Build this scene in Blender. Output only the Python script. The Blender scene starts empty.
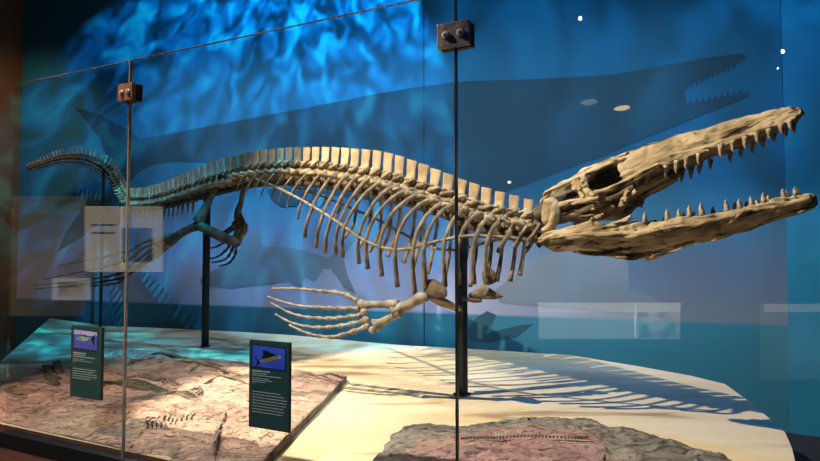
import bpy, math, random
from mathutils import Vector, noise
random.seed(7)
SC = bpy.context.scene
COL = SC.collection

# ------------------------------------------------------------------ camera
F_PX = 592.0
CAM = Vector((0, 0, 1.55))
PITCH = math.atan(24.5 / F_PX)
cd = bpy.data.cameras.new('camera'); cam = bpy.data.objects.new('camera', cd); COL.objects.link(cam)
cd.sensor_width = 36.0; cd.lens = 36.0 * F_PX / 820.0; cd.clip_start = 0.05
cam.location = CAM; cam.rotation_euler = (math.pi / 2 + PITCH, 0, 0)
SC.camera = cam

# ------------------------------------------------------------------ world, exposure
w = bpy.data.worlds.new('world'); SC.world = w; w.use_nodes = True
w.node_tree.nodes['Background'].inputs[0].default_value = (0.55, 0.62, 0.8, 1)
w.node_tree.nodes['Background'].inputs[1].default_value = 0.014
vs = SC.view_settings
vs.view_transform = 'Standard'; vs.look = 'None'; vs.gamma = 1.0; vs.exposure = 0.0
try: vs.use_curve_mapping = False
except Exception: pass

# ------------------------------------------------------------------ lights
def aim(o, target):
    d = Vector(target) - o.location
    o.rotation_euler = d.to_track_quat('-Z', 'Y').to_euler()
def spot(name, loc, target, energy, color, angle, blend=0.3, size=0.03):
    l = bpy.data.lights.new(name, 'SPOT'); o = bpy.data.objects.new(name, l); COL.objects.link(o)
    o.location = loc; l.energy = energy; l.color = color
    l.spot_size = math.radians(angle); l.spot_blend = blend; l.shadow_soft_size = size
    aim(o, target); return o
def area(name, loc, target, energy, color, sx, sy):
    l = bpy.data.lights.new(name, 'AREA'); o = bpy.data.objects.new(name, l); COL.objects.link(o)
    l.shape = 'RECTANGLE'; l.size = sx; l.size_y = sy; l.energy = energy; l.color = color
    o.location = loc; aim(o, target); return o
def gobo(o, scale, stretch, lo, hi, c0, c1, c2, strength=1.0, seed=0.0, detail=2.0):
    """water-ripple colour wheel in front of a theatre spot"""
    l = o.data; l.use_nodes = True; nt = l.node_tree; nt.nodes.clear()
    out = nt.nodes.new('ShaderNodeOutputLight'); em = nt.nodes.new('ShaderNodeEmission')
    tc = nt.nodes.new('ShaderNodeTexCoord'); mp = nt.nodes.new('ShaderNodeMapping')
    mp.inputs['Scale'].default_value = stretch; mp.inputs['Location'].default_value = (seed, seed * .7, seed * .3)
    n = nt.nodes.new('ShaderNodeTexNoise'); n.inputs['Scale'].default_value = scale
    n.inputs['Detail'].default_value = detail; n.inputs['Distortion'].default_value = 0.7
    r = nt.nodes.new('ShaderNodeValToRGB'); e = r.color_ramp.elements
    e[0].position = lo; e[0].color = c0; e[1].position = hi; e[1].color = c2
    m = r.color_ramp.elements.new((lo + hi) / 2); m.color = c1
    L = nt.links.new
    L(tc.outputs['Normal'], mp.inputs['Vector']); L(mp.outputs[0], n.inputs['Vector'])
    L(n.outputs[0], r.inputs[0]); L(r.outputs[0], em.inputs[0]); em.inputs[1].default_value = strength
    L(em.outputs[0], out.inputs[0])

WARM = (1.0, 0.82, 0.58)
spot('key_spot', (-2.5, 3.05, 4.6), (0.35, 3.8, 1.2), 2050, WARM, 57, 0.2, 0.02)
spot('spine_fill', (-2.2, 3.0, 4.8), (-1.0, 5.1, 2.0), 360, WARM, 27, 0.4, 0.02)  # added lamp, carries the key's warm light along the rear spines
area('case_fill', (-0.7, 3.0, 5.0), (0.3, 4.0, 1.4), 14, WARM, 1.6, 0.5)
spot('slab_spot', (-3.3, 1.9, 4.4), (-1.7, 3.6, 0.6), 720, (1.0, 0.70, 0.50), 42, 0.8, 0.05)
spot('cross_spot', (2.1, 2.2, 4.4), (-0.6, 5.0, 0.7), 620, (0.90, 0.97, 0.92), 34, 0.5, 0.02)
spot('gallery_spot', (-5.0, 5.2, 4.4), (-5.5, 8.3, 2.8), 230, (1.0, 0.62, 0.30), 62, 0.8, 0.1)
g = spot('ripple_projector', (-1.5, 4.2, 5.6), (-1.9, 7.2, 3.2), 2100, (1, 1, 1), 80, 0.14, 0.02)
gobo(g, 10.5, (1.5, 1.15, 1.15), 0.40, 0.68, (0.0, 0.05, 0.09, 1), (0.0, 0.27, 0.55, 1), (0.02, 0.9, 1.0, 1), 1.0, 1.3, 3.0)
g2 = spot('blue_projector', (1.6, 1.6, 4.9), (1.9, 5.6, 3.5), 800, (1, 1, 1), 72, 0.7, 0.03)
gobo(g2, 4.6, (1.6, 0.9, 0.9), 0.38, 0.68, (0.01, 0.12, 0.22, 1), (0.02, 0.34, 0.62, 1), (0.03, 0.66, 1.0, 1), 1.0, 4.1)
g3 = spot('cyan_projector', (-0.6, 4.2, 4.7), (-2.2, 6.3, 0.8), 260, (1, 1, 1), 50, 0.6, 0.03)
gobo(g3, 9.0, (1.2, 1.2, 1.2), 0.45, 0.66, (0.0, 0.02, 0.03, 1), (0.06, 0.4, 0.5, 1), (0.3, 0.95, 1.0, 1), 1.0, 2.2)
spot('placard_fill', (-1.2, -1.6, 5.6), (-1.2, 2.6, 1.0), 1000, (0.9, 0.93, 1.0), 22, 0.6, 0.03)  # added lamp, brightens the placards in place of general room light
spot('blue_shadow_fill', (0.8, 4.6, 4.8), (1.4, 4.2, 0.6), 260, (0.02, 0.30, 1.0), 40, 0.6, 0.02)  # added lamp, tints the shadows on the plinth blue
wash = area('wall_wash', (-0.9, 4.6, 5.0), (-0.1, 6.5, 2.4), 52, (0.88, 0.92, 1.0), 7.0, 0.3)
wash.data.spread = math.radians(58)

# ------------------------------------------------------------------ pixel <-> world helpers (measuring the photograph)
CP, SP = math.cos(PITCH), math.sin(PITCH)
def ray(px, py):
    a = (px - 410.0) / F_PX; b = (230.5 - py) / F_PX
    return Vector((a, CP - SP * b, SP + CP * b))
def at_y(px, py, Y): d = ray(px, py); return CAM + d * (Y / d.y)
def at_z(px, py, z): d = ray(px, py); return CAM + d * ((z - CAM.z) / d.z)
def at_plane(px, py, p0, n): d = ray(px, py); return CAM + d * ((Vector(p0) - CAM).dot(n) / d.dot(n))

# skeleton's sagittal plane
D = Vector((0.7657, -0.6432, 0)).normalized()        # tail -> snout, in plan
NN = Vector((-0.6432, -0.7657, 0)).normalized()      # towards the viewer: animal's left... near side
S0 = Vector((0.35, 4.0, 0))
def med(px, py, off=0.0):
    if px >= 112: return at_plane(px, py, S0 + NN * off, NN)
    ya = at_plane(112, py, S0, NN).y
    t = min(1.0, (112 - px) / 87.0)
    return at_y(px, py, ya + 0.15 * t) + NN * off
def mirror(p): return p - NN * (2 * (p - S0).dot(NN))

# back wall plane
WA = at_y(128, 255, 7.8); WB = at_y(800, 255, 5.2); WA.z = WB.z = 0
WD = (WB - WA).normalized(); WN = Vector((WD.y, -WD.x, 0))    # towards the viewer
if WN.y > 0: WN = -WN
def on_wall(px, py, off=0.0): return at_plane(px, py, WA + WN * off, WN)
# glass plane
GA = Vector((-1.39, 2.90, 0)); GB = Vector((0.162, 2.13, 0))
GD = (GB - GA).normalized(); GN = Vector((GD.y, -GD.x, 0))
if GN.y > 0: GN = -GN
def on_glass(px, py, off=0.0): return at_plane(px, py, GA + GN * off, GN)
def glass_mirror(p): return p - GN * (2 * (p - GA).dot(GN))

# ------------------------------------------------------------------ materials
def mat(name, col, rough=0.7, col2=None, scale=8.0, bump=0.0, bscale=30.0, metal=0.0, stretch=(1, 1, 1), lo=0.35, hi=0.65, detail=6.0, spec=0.4):
    m = bpy.data.materials.new(name); m.use_nodes = True; nt = m.node_tree
    b = nt.nodes['Principled BSDF']; b.inputs['Roughness'].default_value = rough; b.inputs['Metallic'].default_value = metal
    b.inputs['Specular IOR Level'].default_value = spec
    b.inputs['Base Color'].default_value = (*col, 1)
    L = nt.links.new
    g = nt.nodes.new('ShaderNodeNewGeometry'); mp = nt.nodes.new('ShaderNodeMapping'); mp.inputs['Scale'].default_value = stretch
    L(g.outputs['Position'], mp.inputs[0])
    n = nt.nodes.new('ShaderNodeTexNoise'); n.inputs['Scale'].default_value = scale; n.inputs['Detail'].default_value = detail
    L(mp.outputs[0], n.inputs['Vector'])
    r = nt.nodes.new('ShaderNodeValToRGB'); e = r.color_ramp.elements
    c2 = col2 or tuple(c * 0.85 for c in col)
    e[0].position = lo; e[0].color = (*c2, 1); e[1].position = hi; e[1].color = (*col, 1)
    L(n.outputs[0], r.inputs[0]); L(r.outputs[0], b.inputs['Base Color'])
    if bump:
        n2 = nt.nodes.new('ShaderNodeTexNoise'); n2.inputs['Scale'].default_value = bscale; n2.inputs['Detail'].default_value = 5
        L(mp.outputs[0], n2.inputs['Vector'])
        bp = nt.nodes.new('ShaderNodeBump'); bp.inputs['Strength'].default_value = bump; bp.inputs['Distance'].default_value = 0.02
        L(n2.outputs[0], bp.inputs['Height']); L(bp.outputs[0], b.inputs['Normal'])
    return m
def emis(name, col, strength):
    m = bpy.data.materials.new(name); m.use_nodes = True; nt = m.node_tree
    b = nt.nodes['Principled BSDF']; b.inputs['Base Color'].default_value = (*col, 1)
    b.inputs['Emission Color'].default_value = (*col, 1); b.inputs['Emission Strength'].default_value = strength
    return m

M = {}
M['bone'] = mat('fossil_bone', (0.40, 0.31, 0.21), 0.75, (0.12, 0.085, 0.055), 11, 0.5, 60)
def grain(name, tilt, light, mid, dark):
    m = bpy.data.materials.new(name); m.use_nodes = True; nt = m.node_tree; L = nt.links.new
    b = nt.nodes['Principled BSDF']; b.inputs['Roughness'].default_value = 0.75; b.inputs['Specular IOR Level'].default_value = 0.3
    g = nt.nodes.new('ShaderNodeNewGeometry'); mp = nt.nodes.new('ShaderNodeMapping'); mp.vector_type = 'TEXTURE'
    mp.inputs['Rotation'].default_value = (0, -math.radians(tilt), -math.radians(40)); mp.inputs['Scale'].default_value = (5, 1, 1)
    L(g.outputs['Position'], mp.inputs[0])
    def nz(scale, det, vec, dist=0.0):
        n = nt.nodes.new('ShaderNodeTexNoise'); n.inputs['Scale'].default_value = scale; n.inputs['Detail'].default_value = det; n.inputs['Distortion'].default_value = dist; L(vec, n.inputs['Vector']); return n.outputs[0]
    def ramp(src, stops):
        r = nt.nodes.new('ShaderNodeValToRGB'); e = r.color_ramp.elements
        e[0].position = stops[0][0]; e[0].color = (*stops[0][1], 1); e[1].position = stops[-1][0]; e[1].color = (*stops[-1][1], 1)
        for p, c in stops[1:-1]: k = e.new(p); k.color = (*c, 1)
        L(src, r.inputs[0]); return r.outputs[0]
    base = ramp(nz(5, 7, g.outputs['Position'], 0.4), [(0.32, mid), (0.62, light)])
    gn = nz(17, 6, mp.outputs[0], 0.6)
    crack = ramp(gn, [(0.38, dark), (0.42, (0.65, 0.61, 0.58)), (0.50, (1, 1, 1))])
    mx = nt.nodes.new('ShaderNodeMix'); mx.data_type = 'RGBA'; mx.blend_type = 'MULTIPLY'; mx.inputs['Factor'].default_value = 1.0
    L(base, mx.inputs['A']); L(crack, mx.inputs['B']); L(mx.outputs['Result'], b.inputs['Base Color'])
    bp = nt.nodes.new('ShaderNodeBump'); bp.inputs['Strength'].default_value = 0.9; bp.inputs['Distance'].default_value = 0.03
    L(gn, bp.inputs['Height']); L(bp.outputs[0], b.inputs['Normal'])
    return m
M['skull'] = grain('skull_bone', 17, (0.54, 0.43, 0.29), (0.26, 0.185, 0.115), (0.10, 0.08, 0.065))
M['jaw'] = grain('jaw_bone', 10, (0.54, 0.43, 0.29), (0.27, 0.195, 0.12), (0.10, 0.08, 0.065))
M['plate'] = mat('spine_bone', (0.50, 0.37, 0.235), 0.75, (0.30, 0.21, 0.125), 9, 0.4, 70)
M['rib'] = mat('rib_bone', (0.25, 0.195, 0.14), 0.7, (0.085, 0.06, 0.04), 14, 0.35, 60)
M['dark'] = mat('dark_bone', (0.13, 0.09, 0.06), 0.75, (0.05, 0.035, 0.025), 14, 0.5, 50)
M['flip'] = mat('flipper_bone', (0.34, 0.30, 0.25), 0.7, (0.15, 0.125, 0.095), 20, 0.3, 60)
M['tooth'] = mat('tooth_enamel', (0.52, 0.43, 0.34), 0.45, (0.20, 0.15, 0.11), 45, 0.2, 80)
M['steel'] = mat('black_steel', (0.012, 0.012, 0.014), 0.45, None, 10, metal=0.3)
M['rod'] = mat('painted_rod', (0.30, 0.24, 0.17), 0.6, (0.10, 0.08, 0.06), 20)
M['clamp'] = mat('bronze_painted_reflections', (0.13, 0.13, 0.24), 0.4, (0.26, 0.20, 0.19), 22, 0.1, 40, metal=0.2, lo=0.42, hi=0.55)  # bluish and tan reflections are put into the metal's colour
M['clamp_brown'] = mat('brown_bronze', (0.20, 0.085, 0.04), 0.5, (0.12, 0.05, 0.025), 14, 0.1, 40, metal=0.3)
M['chrome'] = mat('chrome_screw', (0.62, 0.62, 0.66), 0.25, None, 10, metal=0.35)
M['edge'] = mat('polished_glass_edge', (0.07, 0.06, 0.05), 0.25, (0.03, 0.03, 0.03), 6, spec=0.6)
M['edge_tan'] = mat('polished_glass_edge_tan', (0.20, 0.17, 0.14), 0.3, (0.12, 0.10, 0.08), 6, spec=0.8)
M['topedge'] = mat('polished_top_edge', (0.24, 0.20, 0.16), 0.25, (0.06, 0.06, 0.07), 2, spec=0.8)
M['rail'] = mat('black_rail', (0.008, 0.008, 0.009), 0.4, None, 10)
M['brown'] = mat('brown_laminate', (0.14, 0.065, 0.04), 0.5, (0.10, 0.045, 0.03), 6, stretch=(1, 1, 8))
M['sign'] = mat('green_placard', (0.035, 0.085, 0.08), 0.5, (0.03, 0.075, 0.07), 5)
M['signedge'] = mat('placard_edge', (0.006, 0.012, 0.012), 0.5)
M['ink'] = mat('pale_ink', (0.8, 0.82, 0.8), 0.6)
M['picblue'] = mat('picture_blue', (0.08, 0.17, 0.9), 0.4, (0.05, 0.10, 0.7), 8)
M['picviolet'] = mat('picture_violet', (0.75, 0.65, 0.9), 0.4, (0.5, 0.42, 0.8), 12)
M['picindigo'] = mat('picture_indigo', (0.14, 0.14, 0.62), 0.4, (0.10, 0.10, 0.45), 10)
M['black'] = mat('black_print', (0.008, 0.009, 0.016), 0.5)
M['fishtan'] = mat('fish_tan', (0.42, 0.30, 0.2), 0.5, (0.25, 0.18, 0.13), 60)
M['fishgreen'] = mat('fish_green', (0.45, 0.72, 0.52), 0.5, (0.12, 0.25, 0.2), 45)
M['fishhead'] = mat('fish_head', (0.5, 0.42, 0.42), 0.5)
def stone(name, cols, sc, crackscale, bdist):
    m = bpy.data.materials.new(name); m.use_nodes = True; nt = m.node_tree; L = nt.links.new
    b = nt.nodes['Principled BSDF']; b.inputs['Roughness'].default_value = 0.9; b.inputs['Specular IOR Level'].default_value = 0.2
    g = nt.nodes.new('ShaderNodeNewGeometry'); P = g.outputs['Position']
    mp = nt.nodes.new('ShaderNodeMapping'); mp.inputs['Rotation'].default_value = (0, 0, 0.45); mp.inputs['Scale'].default_value = (0.7, 1.7, 1); L(P, mp.inputs[0])
    def nz(scale, det, dist=0.0):
        n = nt.nodes.new('ShaderNodeTexNoise'); n.inputs['Scale'].default_value = scale; n.inputs['Detail'].default_value = det; n.inputs['Distortion'].default_value = dist; L(mp.outputs[0], n.inputs['Vector']); return n.outputs[0]
    def ramp(src, stops):
        r = nt.nodes.new('ShaderNodeValToRGB'); e = r.color_ramp.elements
        e[0].position = stops[0][0]; e[0].color = (*stops[0][1], 1); e[1].position = stops[-1][0]; e[1].color = (*stops[-1][1], 1)
        for p, c in stops[1:-1]: k = e.new(p); k.color = (*c, 1)
        L(src, r.inputs[0]); return r.outputs[0]
    base = ramp(nz(sc, 8, 0.5), [(0.32, cols[0]), (0.45, cols[1]), (0.55, cols[2]), (0.68, cols[3])])
    fine = nz(crackscale, 9, 1.2)
    ck = ramp(fine, [(0.36, (0.35, 0.32, 0.31)), (0.42, (0.82, 0.80, 0.80)), (0.5, (1, 1, 1))])
    mx = nt.nodes.new('ShaderNodeMix'); mx.data_type = 'RGBA'; mx.blend_type = 'MULTIPLY'; mx.inputs['Factor'].default_value = 1.0
    L(base, mx.inputs['A']); L(ck, mx.inputs['B']); L(mx.outputs['Result'], b.inputs['Base Color'])
    bp = nt.nodes.new('ShaderNodeBump'); bp.inputs['Strength'].default_value = 1.0; bp.inputs['Distance'].default_value = bdist
    L(fine, bp.inputs['Height']); L(bp.outputs[0], b.inputs['Normal'])
    return m
M['slab'] = stone('pink_stone', ((0.24, 0.21, 0.17), (0.56, 0.38, 0.32), (0.68, 0.46, 0.38), (0.74, 0.56, 0.43)), 2.6, 21, 0.045)
M['slabside'] = mat('stone_side', (0.30, 0.23, 0.17), 0.9, (0.12, 0.09, 0.07), 14, 0.6, 40)
M['rock'] = stone('grey_stone', ((0.15, 0.145, 0.155), (0.22, 0.21, 0.215), (0.28, 0.26, 0.255), (0.38, 0.33, 0.31)), 4.0, 14, 0.05)
M['rockpink'] = stone('rose_stone', ((0.26, 0.20, 0.20), (0.40, 0.25, 0.28), (0.46, 0.29, 0.31), (0.40, 0.33, 0.29)), 5.0, 26, 0.03)
M['fossil'] = mat('fossil_dark', (0.20, 0.18, 0.13), 0.8, (0.09, 0.085, 0.06), 30, 0.4, 60)
M['fossilpale'] = mat('fossil_pale', (0.55, 0.45, 0.38), 0.8, (0.30, 0.24, 0.2), 40, 0.4, 60)
M['wallbrown'] = mat('brown_wall', (0.20, 0.10, 0.045), 0.9, (0.17, 0.085, 0.04), 2)
M['floor'] = mat('dark_carpet', (0.018, 0.022, 0.04), 0.95, (0.012, 0.015, 0.03), 40)
M['sil'] = mat('navy_silhouette', (0.011, 0.064, 0.118), 0.85, (0.009, 0.055, 0.105), 2)
M['silgrey'] = mat('slate_silhouette', (0.13, 0.175, 0.26), 0.85, (0.115, 0.16, 0.24), 3)
M['seam'] = mat('wall_joint', (0.01, 0.03, 0.06), 0.9)

def sand():
    m = bpy.data.materials.new('painted_sand'); m.use_nodes = True; nt = m.node_tree; L = nt.links.new
    b = nt.nodes['Principled BSDF']; b.inputs['Roughness'].default_value = 0.85
    g = nt.nodes.new('ShaderNodeNewGeometry')
    mp = nt.nodes.new('ShaderNodeMapping'); mp.inputs['Rotation'].default_value = (0, 0, 0.75); mp.inputs['Scale'].default_value = (0.55, 2.4, 1)
    L(g.outputs['Position'], mp.inputs[0])
    n = nt.nodes.new('ShaderNodeTexNoise'); n.inputs['Scale'].default_value = 1.5; n.inputs['Detail'].default_value = 6; n.inputs['Distortion'].default_value = 0.6
    L(mp.outputs[0], n.inputs['Vector'])
    r = nt.nodes.new('ShaderNodeValToRGB'); e = r.color_ramp.elements
    e[0].position = 0.34; e[0].color = (0.36, 0.25, 0.14, 1); e[1].position = 0.62; e[1].color = (0.72, 0.62, 0.45, 1)
    k = e.new(0.43); k.color = (0.66, 0.54, 0.37, 1)
    L(n.outputs[0], r.inputs[0]); L(r.outputs[0], b.inputs['Base Color'])
    return m
M['sand'] = sand()

def wall_paint(name, bright):
    m = bpy.data.materials.new(name); m.use_nodes = True; nt = m.node_tree; L = nt.links.new
    b = nt.nodes['Principled BSDF']; b.inputs['Roughness'].default_value = 0.85; b.inputs['Specular IOR Level'].default_value = 0.15
    g = nt.nodes.new('ShaderNodeNewGeometry'); sx = nt.nodes.new('ShaderNodeSeparateXYZ'); L(g.outputs['Position'], sx.inputs[0])
    mr = nt.nodes.new('ShaderNodeMapRange'); mr.inputs[1].default_value = 0.0; mr.inputs[2].default_value = 5.0
    L(sx.outputs['Z'], mr.inputs[0])
    def ramp(stops):
        r = nt.nodes.new('ShaderNodeValToRGB'); e = r.color_ramp.elements
        e[0].position = stops[0][0]; e[0].color = (*stops[0][1], 1); e[1].position = stops[-1][0]; e[1].color = (*stops[-1][1], 1)
        for p, c in stops[1:-1]: k = e.new(p); k.color = (*c, 1)
        L(mr.outputs[0], r.inputs[0]); return r
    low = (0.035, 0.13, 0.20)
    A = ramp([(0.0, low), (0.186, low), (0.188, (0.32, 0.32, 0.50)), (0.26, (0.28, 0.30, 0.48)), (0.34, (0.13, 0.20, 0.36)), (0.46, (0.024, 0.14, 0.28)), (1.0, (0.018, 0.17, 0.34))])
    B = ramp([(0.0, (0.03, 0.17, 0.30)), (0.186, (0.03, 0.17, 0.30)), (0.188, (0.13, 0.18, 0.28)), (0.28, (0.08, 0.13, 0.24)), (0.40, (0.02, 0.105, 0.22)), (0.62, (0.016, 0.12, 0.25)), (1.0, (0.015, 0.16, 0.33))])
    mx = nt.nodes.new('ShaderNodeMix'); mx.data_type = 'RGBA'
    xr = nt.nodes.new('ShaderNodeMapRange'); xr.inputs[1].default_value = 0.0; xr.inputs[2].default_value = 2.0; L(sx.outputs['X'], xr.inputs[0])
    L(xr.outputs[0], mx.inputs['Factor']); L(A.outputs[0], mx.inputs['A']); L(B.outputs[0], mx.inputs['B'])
    if bright:
        b.inputs['Base Color'].default_value = (0.02, 0.2, 0.4, 1)
        nz = nt.nodes.new('ShaderNodeTexNoise'); nz.inputs['Scale'].default_value = 2.5; L(g.outputs['Position'], nz.inputs['Vector'])
        rr = nt.nodes.new('ShaderNodeValToRGB'); rr.color_ramp.elements[0].color = (0.015, 0.12, 0.27, 1); rr.color_ramp.elements[1].color = (0.02, 0.24, 0.47, 1)
        L(nz.outputs[0], rr.inputs[0]); L(rr.outputs[0], b.inputs['Base Color'])
    else: L(mx.outputs['Result'], b.inputs['Base Color'])
    return m
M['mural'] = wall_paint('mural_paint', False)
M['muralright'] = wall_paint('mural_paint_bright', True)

def glass():
    m = bpy.data.materials.new('case_glass'); m.use_nodes = True; nt = m.node_tree; L = nt.links.new
    nt.nodes.clear(); out = nt.nodes.new('ShaderNodeOutputMaterial')
    t = nt.nodes.new('ShaderNodeBsdfTransparent'); t.inputs[0].default_value = (0.92, 0.945, 0.94, 1)
    gl = nt.nodes.new('ShaderNodeBsdfGlossy'); gl.inputs['Roughness'].default_value = 0.0
    g = nt.nodes.new('ShaderNodeNewGeometry'); dt = nt.nodes.new('ShaderNodeVectorMath'); dt.operation = 'DOT_PRODUCT'
    L(g.outputs['Incoming'], dt.inputs[0]); L(g.outputs['Normal'], dt.inputs[1])
    def mth(op, a, b=None):
        n = nt.nodes.new('ShaderNodeMath'); n.operation = op; L(a, n.inputs[0])
        if b is not None: n.inputs[1].default_value = b
        return n.outputs[0]
    ab = mth('ABSOLUTE', dt.outputs['Value']); om = mth('SUBTRACT', ab, 1.0); om = mth('ABSOLUTE', om)
    p5 = mth('POWER', om, 5.0); k = mth('MULTIPLY', p5, 0.96); fr = mth('ADD', k, 0.04)
    mx = nt.nodes.new('ShaderNodeMixShader')
    L(fr, mx.inputs[0]); L(t.outputs[0], mx.inputs[1]); L(gl.outputs[0], mx.inputs[2]); L(mx.outputs[0], out.inputs[0])
    return m
M['glass'] = glass()

# ------------------------------------------------------------------ mesh builder
WLOC = {}
def empty(name, loc):
    o = bpy.data.objects.new(name, None); COL.objects.link(o); o.location = loc; o.empty_display_size = 0.1
    WLOC[o] = Vector(loc); return o
def tag(o, label=None, cat=None, group=None, kind=None):
    if label: o['label'] = label
    if cat: o['category'] = cat
    if group: o['group'] = group
    if kind: o['kind'] = kind
    return o
class MB:
    def __init__(s): s.v = []; s.f = []; s.mi = []
    def add(s, vs, fs, mi=0):
        k = len(s.v); s.v += [Vector(p) for p in vs]
        for f in fs: s.f.append(tuple(i + k for i in f)); s.mi.append(mi)
    def loft(s, rings, cap=True, mi=0):
        n = len(rings[0]); vs = [p for r in rings for p in r]; fs = []
        for a in range(len(rings) - 1):
            for i in range(n):
                j = (i + 1) % n
                fs.append((a * n + i, a * n + j, (a + 1) * n + j, (a + 1) * n + i))
        if cap: fs.append(tuple(range(n - 1, -1, -1))); fs.append(tuple((len(rings) - 1) * n + i for i in range(n)))
        s.add(vs, fs, mi)
    def tube(s, pts, rad, seg=8, flat=1.0, side=None, res=0, mi=0):
        pts = [Vector(p) for p in pts]
        if not isinstance(rad, (list, tuple)): rad = [rad] * len(pts)
        if res: pts, rad = resample(pts, rad, res)
        rings = []; prev = None
        for i, p in enumerate(pts):
            t = (pts[min(i + 1, len(pts) - 1)] - pts[max(i - 1, 0)]).normalized()
            ref = Vector(side) if side is not None else (prev if prev is not None else (Vector((0, 0, 1)) if abs(t.z) < 0.9 else Vector((1, 0, 0))))
            b = ref - t * ref.dot(t)
            if b.length < 1e-4: b = t.orthogonal()
            b.normalize(); c = t.cross(b); prev = b
            r = rad[i]
            rings.append([p + b * (math.cos(a) * r * flat) + c * (math.sin(a) * r) for a in [2 * math.pi * k / seg for k in range(seg)]])
        s.loft(rings, True, mi)
    def box(s, c, ax, ay, az, hx, hy, hz, mi=0, taper=1.0):
        c = Vector(c); vs = []
        for k in (-1, 1):
            q = taper if k > 0 else 1.0
            for (i, j) in ((-1, -1), (1, -1), (1, 1), (-1, 1)):
                vs.append(c + ax * (i * hx * q) + ay * (j * hy * q) + az * (k * hz))
        s.add(vs, [(3, 2, 1, 0), (4, 5, 6, 7), (0, 1, 5, 4), (1, 2, 6, 5), (2, 3, 7, 6), (3, 0, 4, 7)], mi)
    def prism(s, poly, d, mi=0):
        n = len(poly); d = Vector(d); a = [Vector(p) for p in poly]
        s.add(a + [p + d for p in a], [tuple(range(n)), tuple(range(2 * n - 1, n - 1, -1))] + [(i, i + n, (i + 1) % n + n, (i + 1) % n) for i in range(n)], mi)
    def blob(s, c, r, axes=None, seg=10, rings=7, amp=0.0, mi=0):
        X, Y, Z = axes or (Vector((1, 0, 0)), Vector((0, 1, 0)), Vector((0, 0, 1)))
        R = []
        for a in range(1, rings):
            th = math.pi * a / rings; ring = []
            for k in range(seg):
                ph = 2 * math.pi * k / seg
                q = X * (math.sin(th) * math.cos(ph) * r[0]) + Y * (math.sin(th) * math.sin(ph) * r[1]) + Z * (math.cos(th) * r[2])
                if amp: q *= 1 + amp * noise.noise((Vector(c) + q) * 14)
                ring.append(Vector(c) + q)
            R.append(ring)
        s.loft(R, True, mi)
    def jitter(s, amp, freq):
        for p in s.v:
            p += noise.noise_vector(p * freq) * amp
    def build(s, name, mats, parent=None, smooth=True, bevel=0.0):
        c = sum(s.v, Vector()) / len(s.v)
        me = bpy.data.meshes.new(name); me.from_pydata([p - c for p in s.v], [], s.f)
        for m in (mats if isinstance(mats, (list, tuple)) else [mats]): me.materials.append(m)
        for p, k in zip(me.polygons, s.mi): p.material_index = k; p.use_smooth = smooth
        me.validate(); me.update()
        import bmesh
        bm = bmesh.new(); bm.from_mesh(me); bmesh.ops.recalc_face_normals(bm, faces=bm.faces)
        if bevel: bmesh.ops.bevel(bm, geom=list(bm.edges), offset=bevel, segments=2, affect='EDGES', profile=0.6)
        bm.to_mesh(me); bm.free()
        if not smooth:
            for p in me.polygons: p.use_smooth = False
        o = bpy.data.objects.new(name, me); COL.objects.link(o); WLOC[o] = c
        if parent is not None: o.parent = parent; o.location = c - WLOC[parent]
        else: o.location = c
        return o
def roughen(o, tilt, groove=0.010, lump=0.012):
    me = o.data; ax = Vector((D.x * math.cos(tilt), D.y * math.cos(tilt), math.sin(tilt))); nv = NN; uv = ax.cross(nv)
    nrm = [v.normal.copy() for v in me.vertices]
    for v, n in zip(me.vertices, nrm):
        p = v.co + o.location
        q = Vector((p.dot(ax) * 2.0, p.dot(nv) * 20, p.dot(uv) * 20))
        a = abs(noise.noise(q)); b = abs(noise.noise(q * 2.1 + Vector((5, 3, 1))))
        d = -groove * max(0.0, 1 - a / 0.16) - groove * 0.6 * max(0.0, 1 - b / 0.2) + lump * noise.noise(p * 13) + lump * 0.4 * noise.noise(p * 41)
        v.co += n * d
    me.update()
def dense(ring, k):
    out = []
    for i in range(len(ring)):
        a, b = ring[i], ring[(i + 1) % len(ring)]
        out += [a.lerp(b, j / k) for j in range(k)]
    return out
def cr(p0, p1, p2, p3, t):
    return 0.5 * ((2 * p1) + (p2 - p0) * t + (2 * p0 - 5 * p1 + 4 * p2 - p3) * t * t + (3 * p1 - p0 - 3 * p2 + p3) * t ** 3)
def resample(pts, rad, k):
    P, R = [], []; n = len(pts)
    for i in range(n - 1):
        a, b, c, d = pts[max(i - 1, 0)], pts[i], pts[i + 1], pts[min(i + 2, n - 1)]
        for j in range(k):
            t = j / k; P.append(cr(a, b, c, d, t)); R.append(rad[i] * (1 - t) + rad[i + 1] * t)
    P.append(pts[-1]); R.append(rad[-1]); return P, R
def lerp_table(tab, x):
    if x <= tab[0][0]: return tab[0][1]
    for (a, fa), (b, fb) in zip(tab, tab[1:]):
        if x <= b: return fa + (fb - fa) * (x - a) / (b - a)
    return tab[-1][1]
UP = Vector((0, 0, 1))

# ------------------------------------------------------------------ the room
def wall_slab(name, a, b, z0, z1, nrm, th, m, kind='structure'):
    mb = MB(); mb.prism([(a.x, a.y, z0), (b.x, b.y, z0), (b.x, b.y, z1), (a.x, a.y, z1)], nrm * -th)
    return tag(mb.build(name, m, None, False), kind=kind)
wl = on_wall(19, 200); wl.z = 0
ws = on_wall(785, 200); ws.z = 0
wr = WB + WD * 3.0
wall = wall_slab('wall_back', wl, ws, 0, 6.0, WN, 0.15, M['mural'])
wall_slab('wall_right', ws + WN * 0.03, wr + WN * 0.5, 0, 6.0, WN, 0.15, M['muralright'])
lw = wl + WN * 0.002
wall_slab('wall_left', lw, lw + Vector((-0.9, -3.4, 0)), 0, 6.0, Vector((0.966, -0.26, 0)), 0.15, M['wallbrown'])
mb = MB(); mb.box((0, 2.5, -0.05), Vector((1, 0, 0)), Vector((0, 1, 0)), UP, 10, 9, 0.05)
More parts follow.
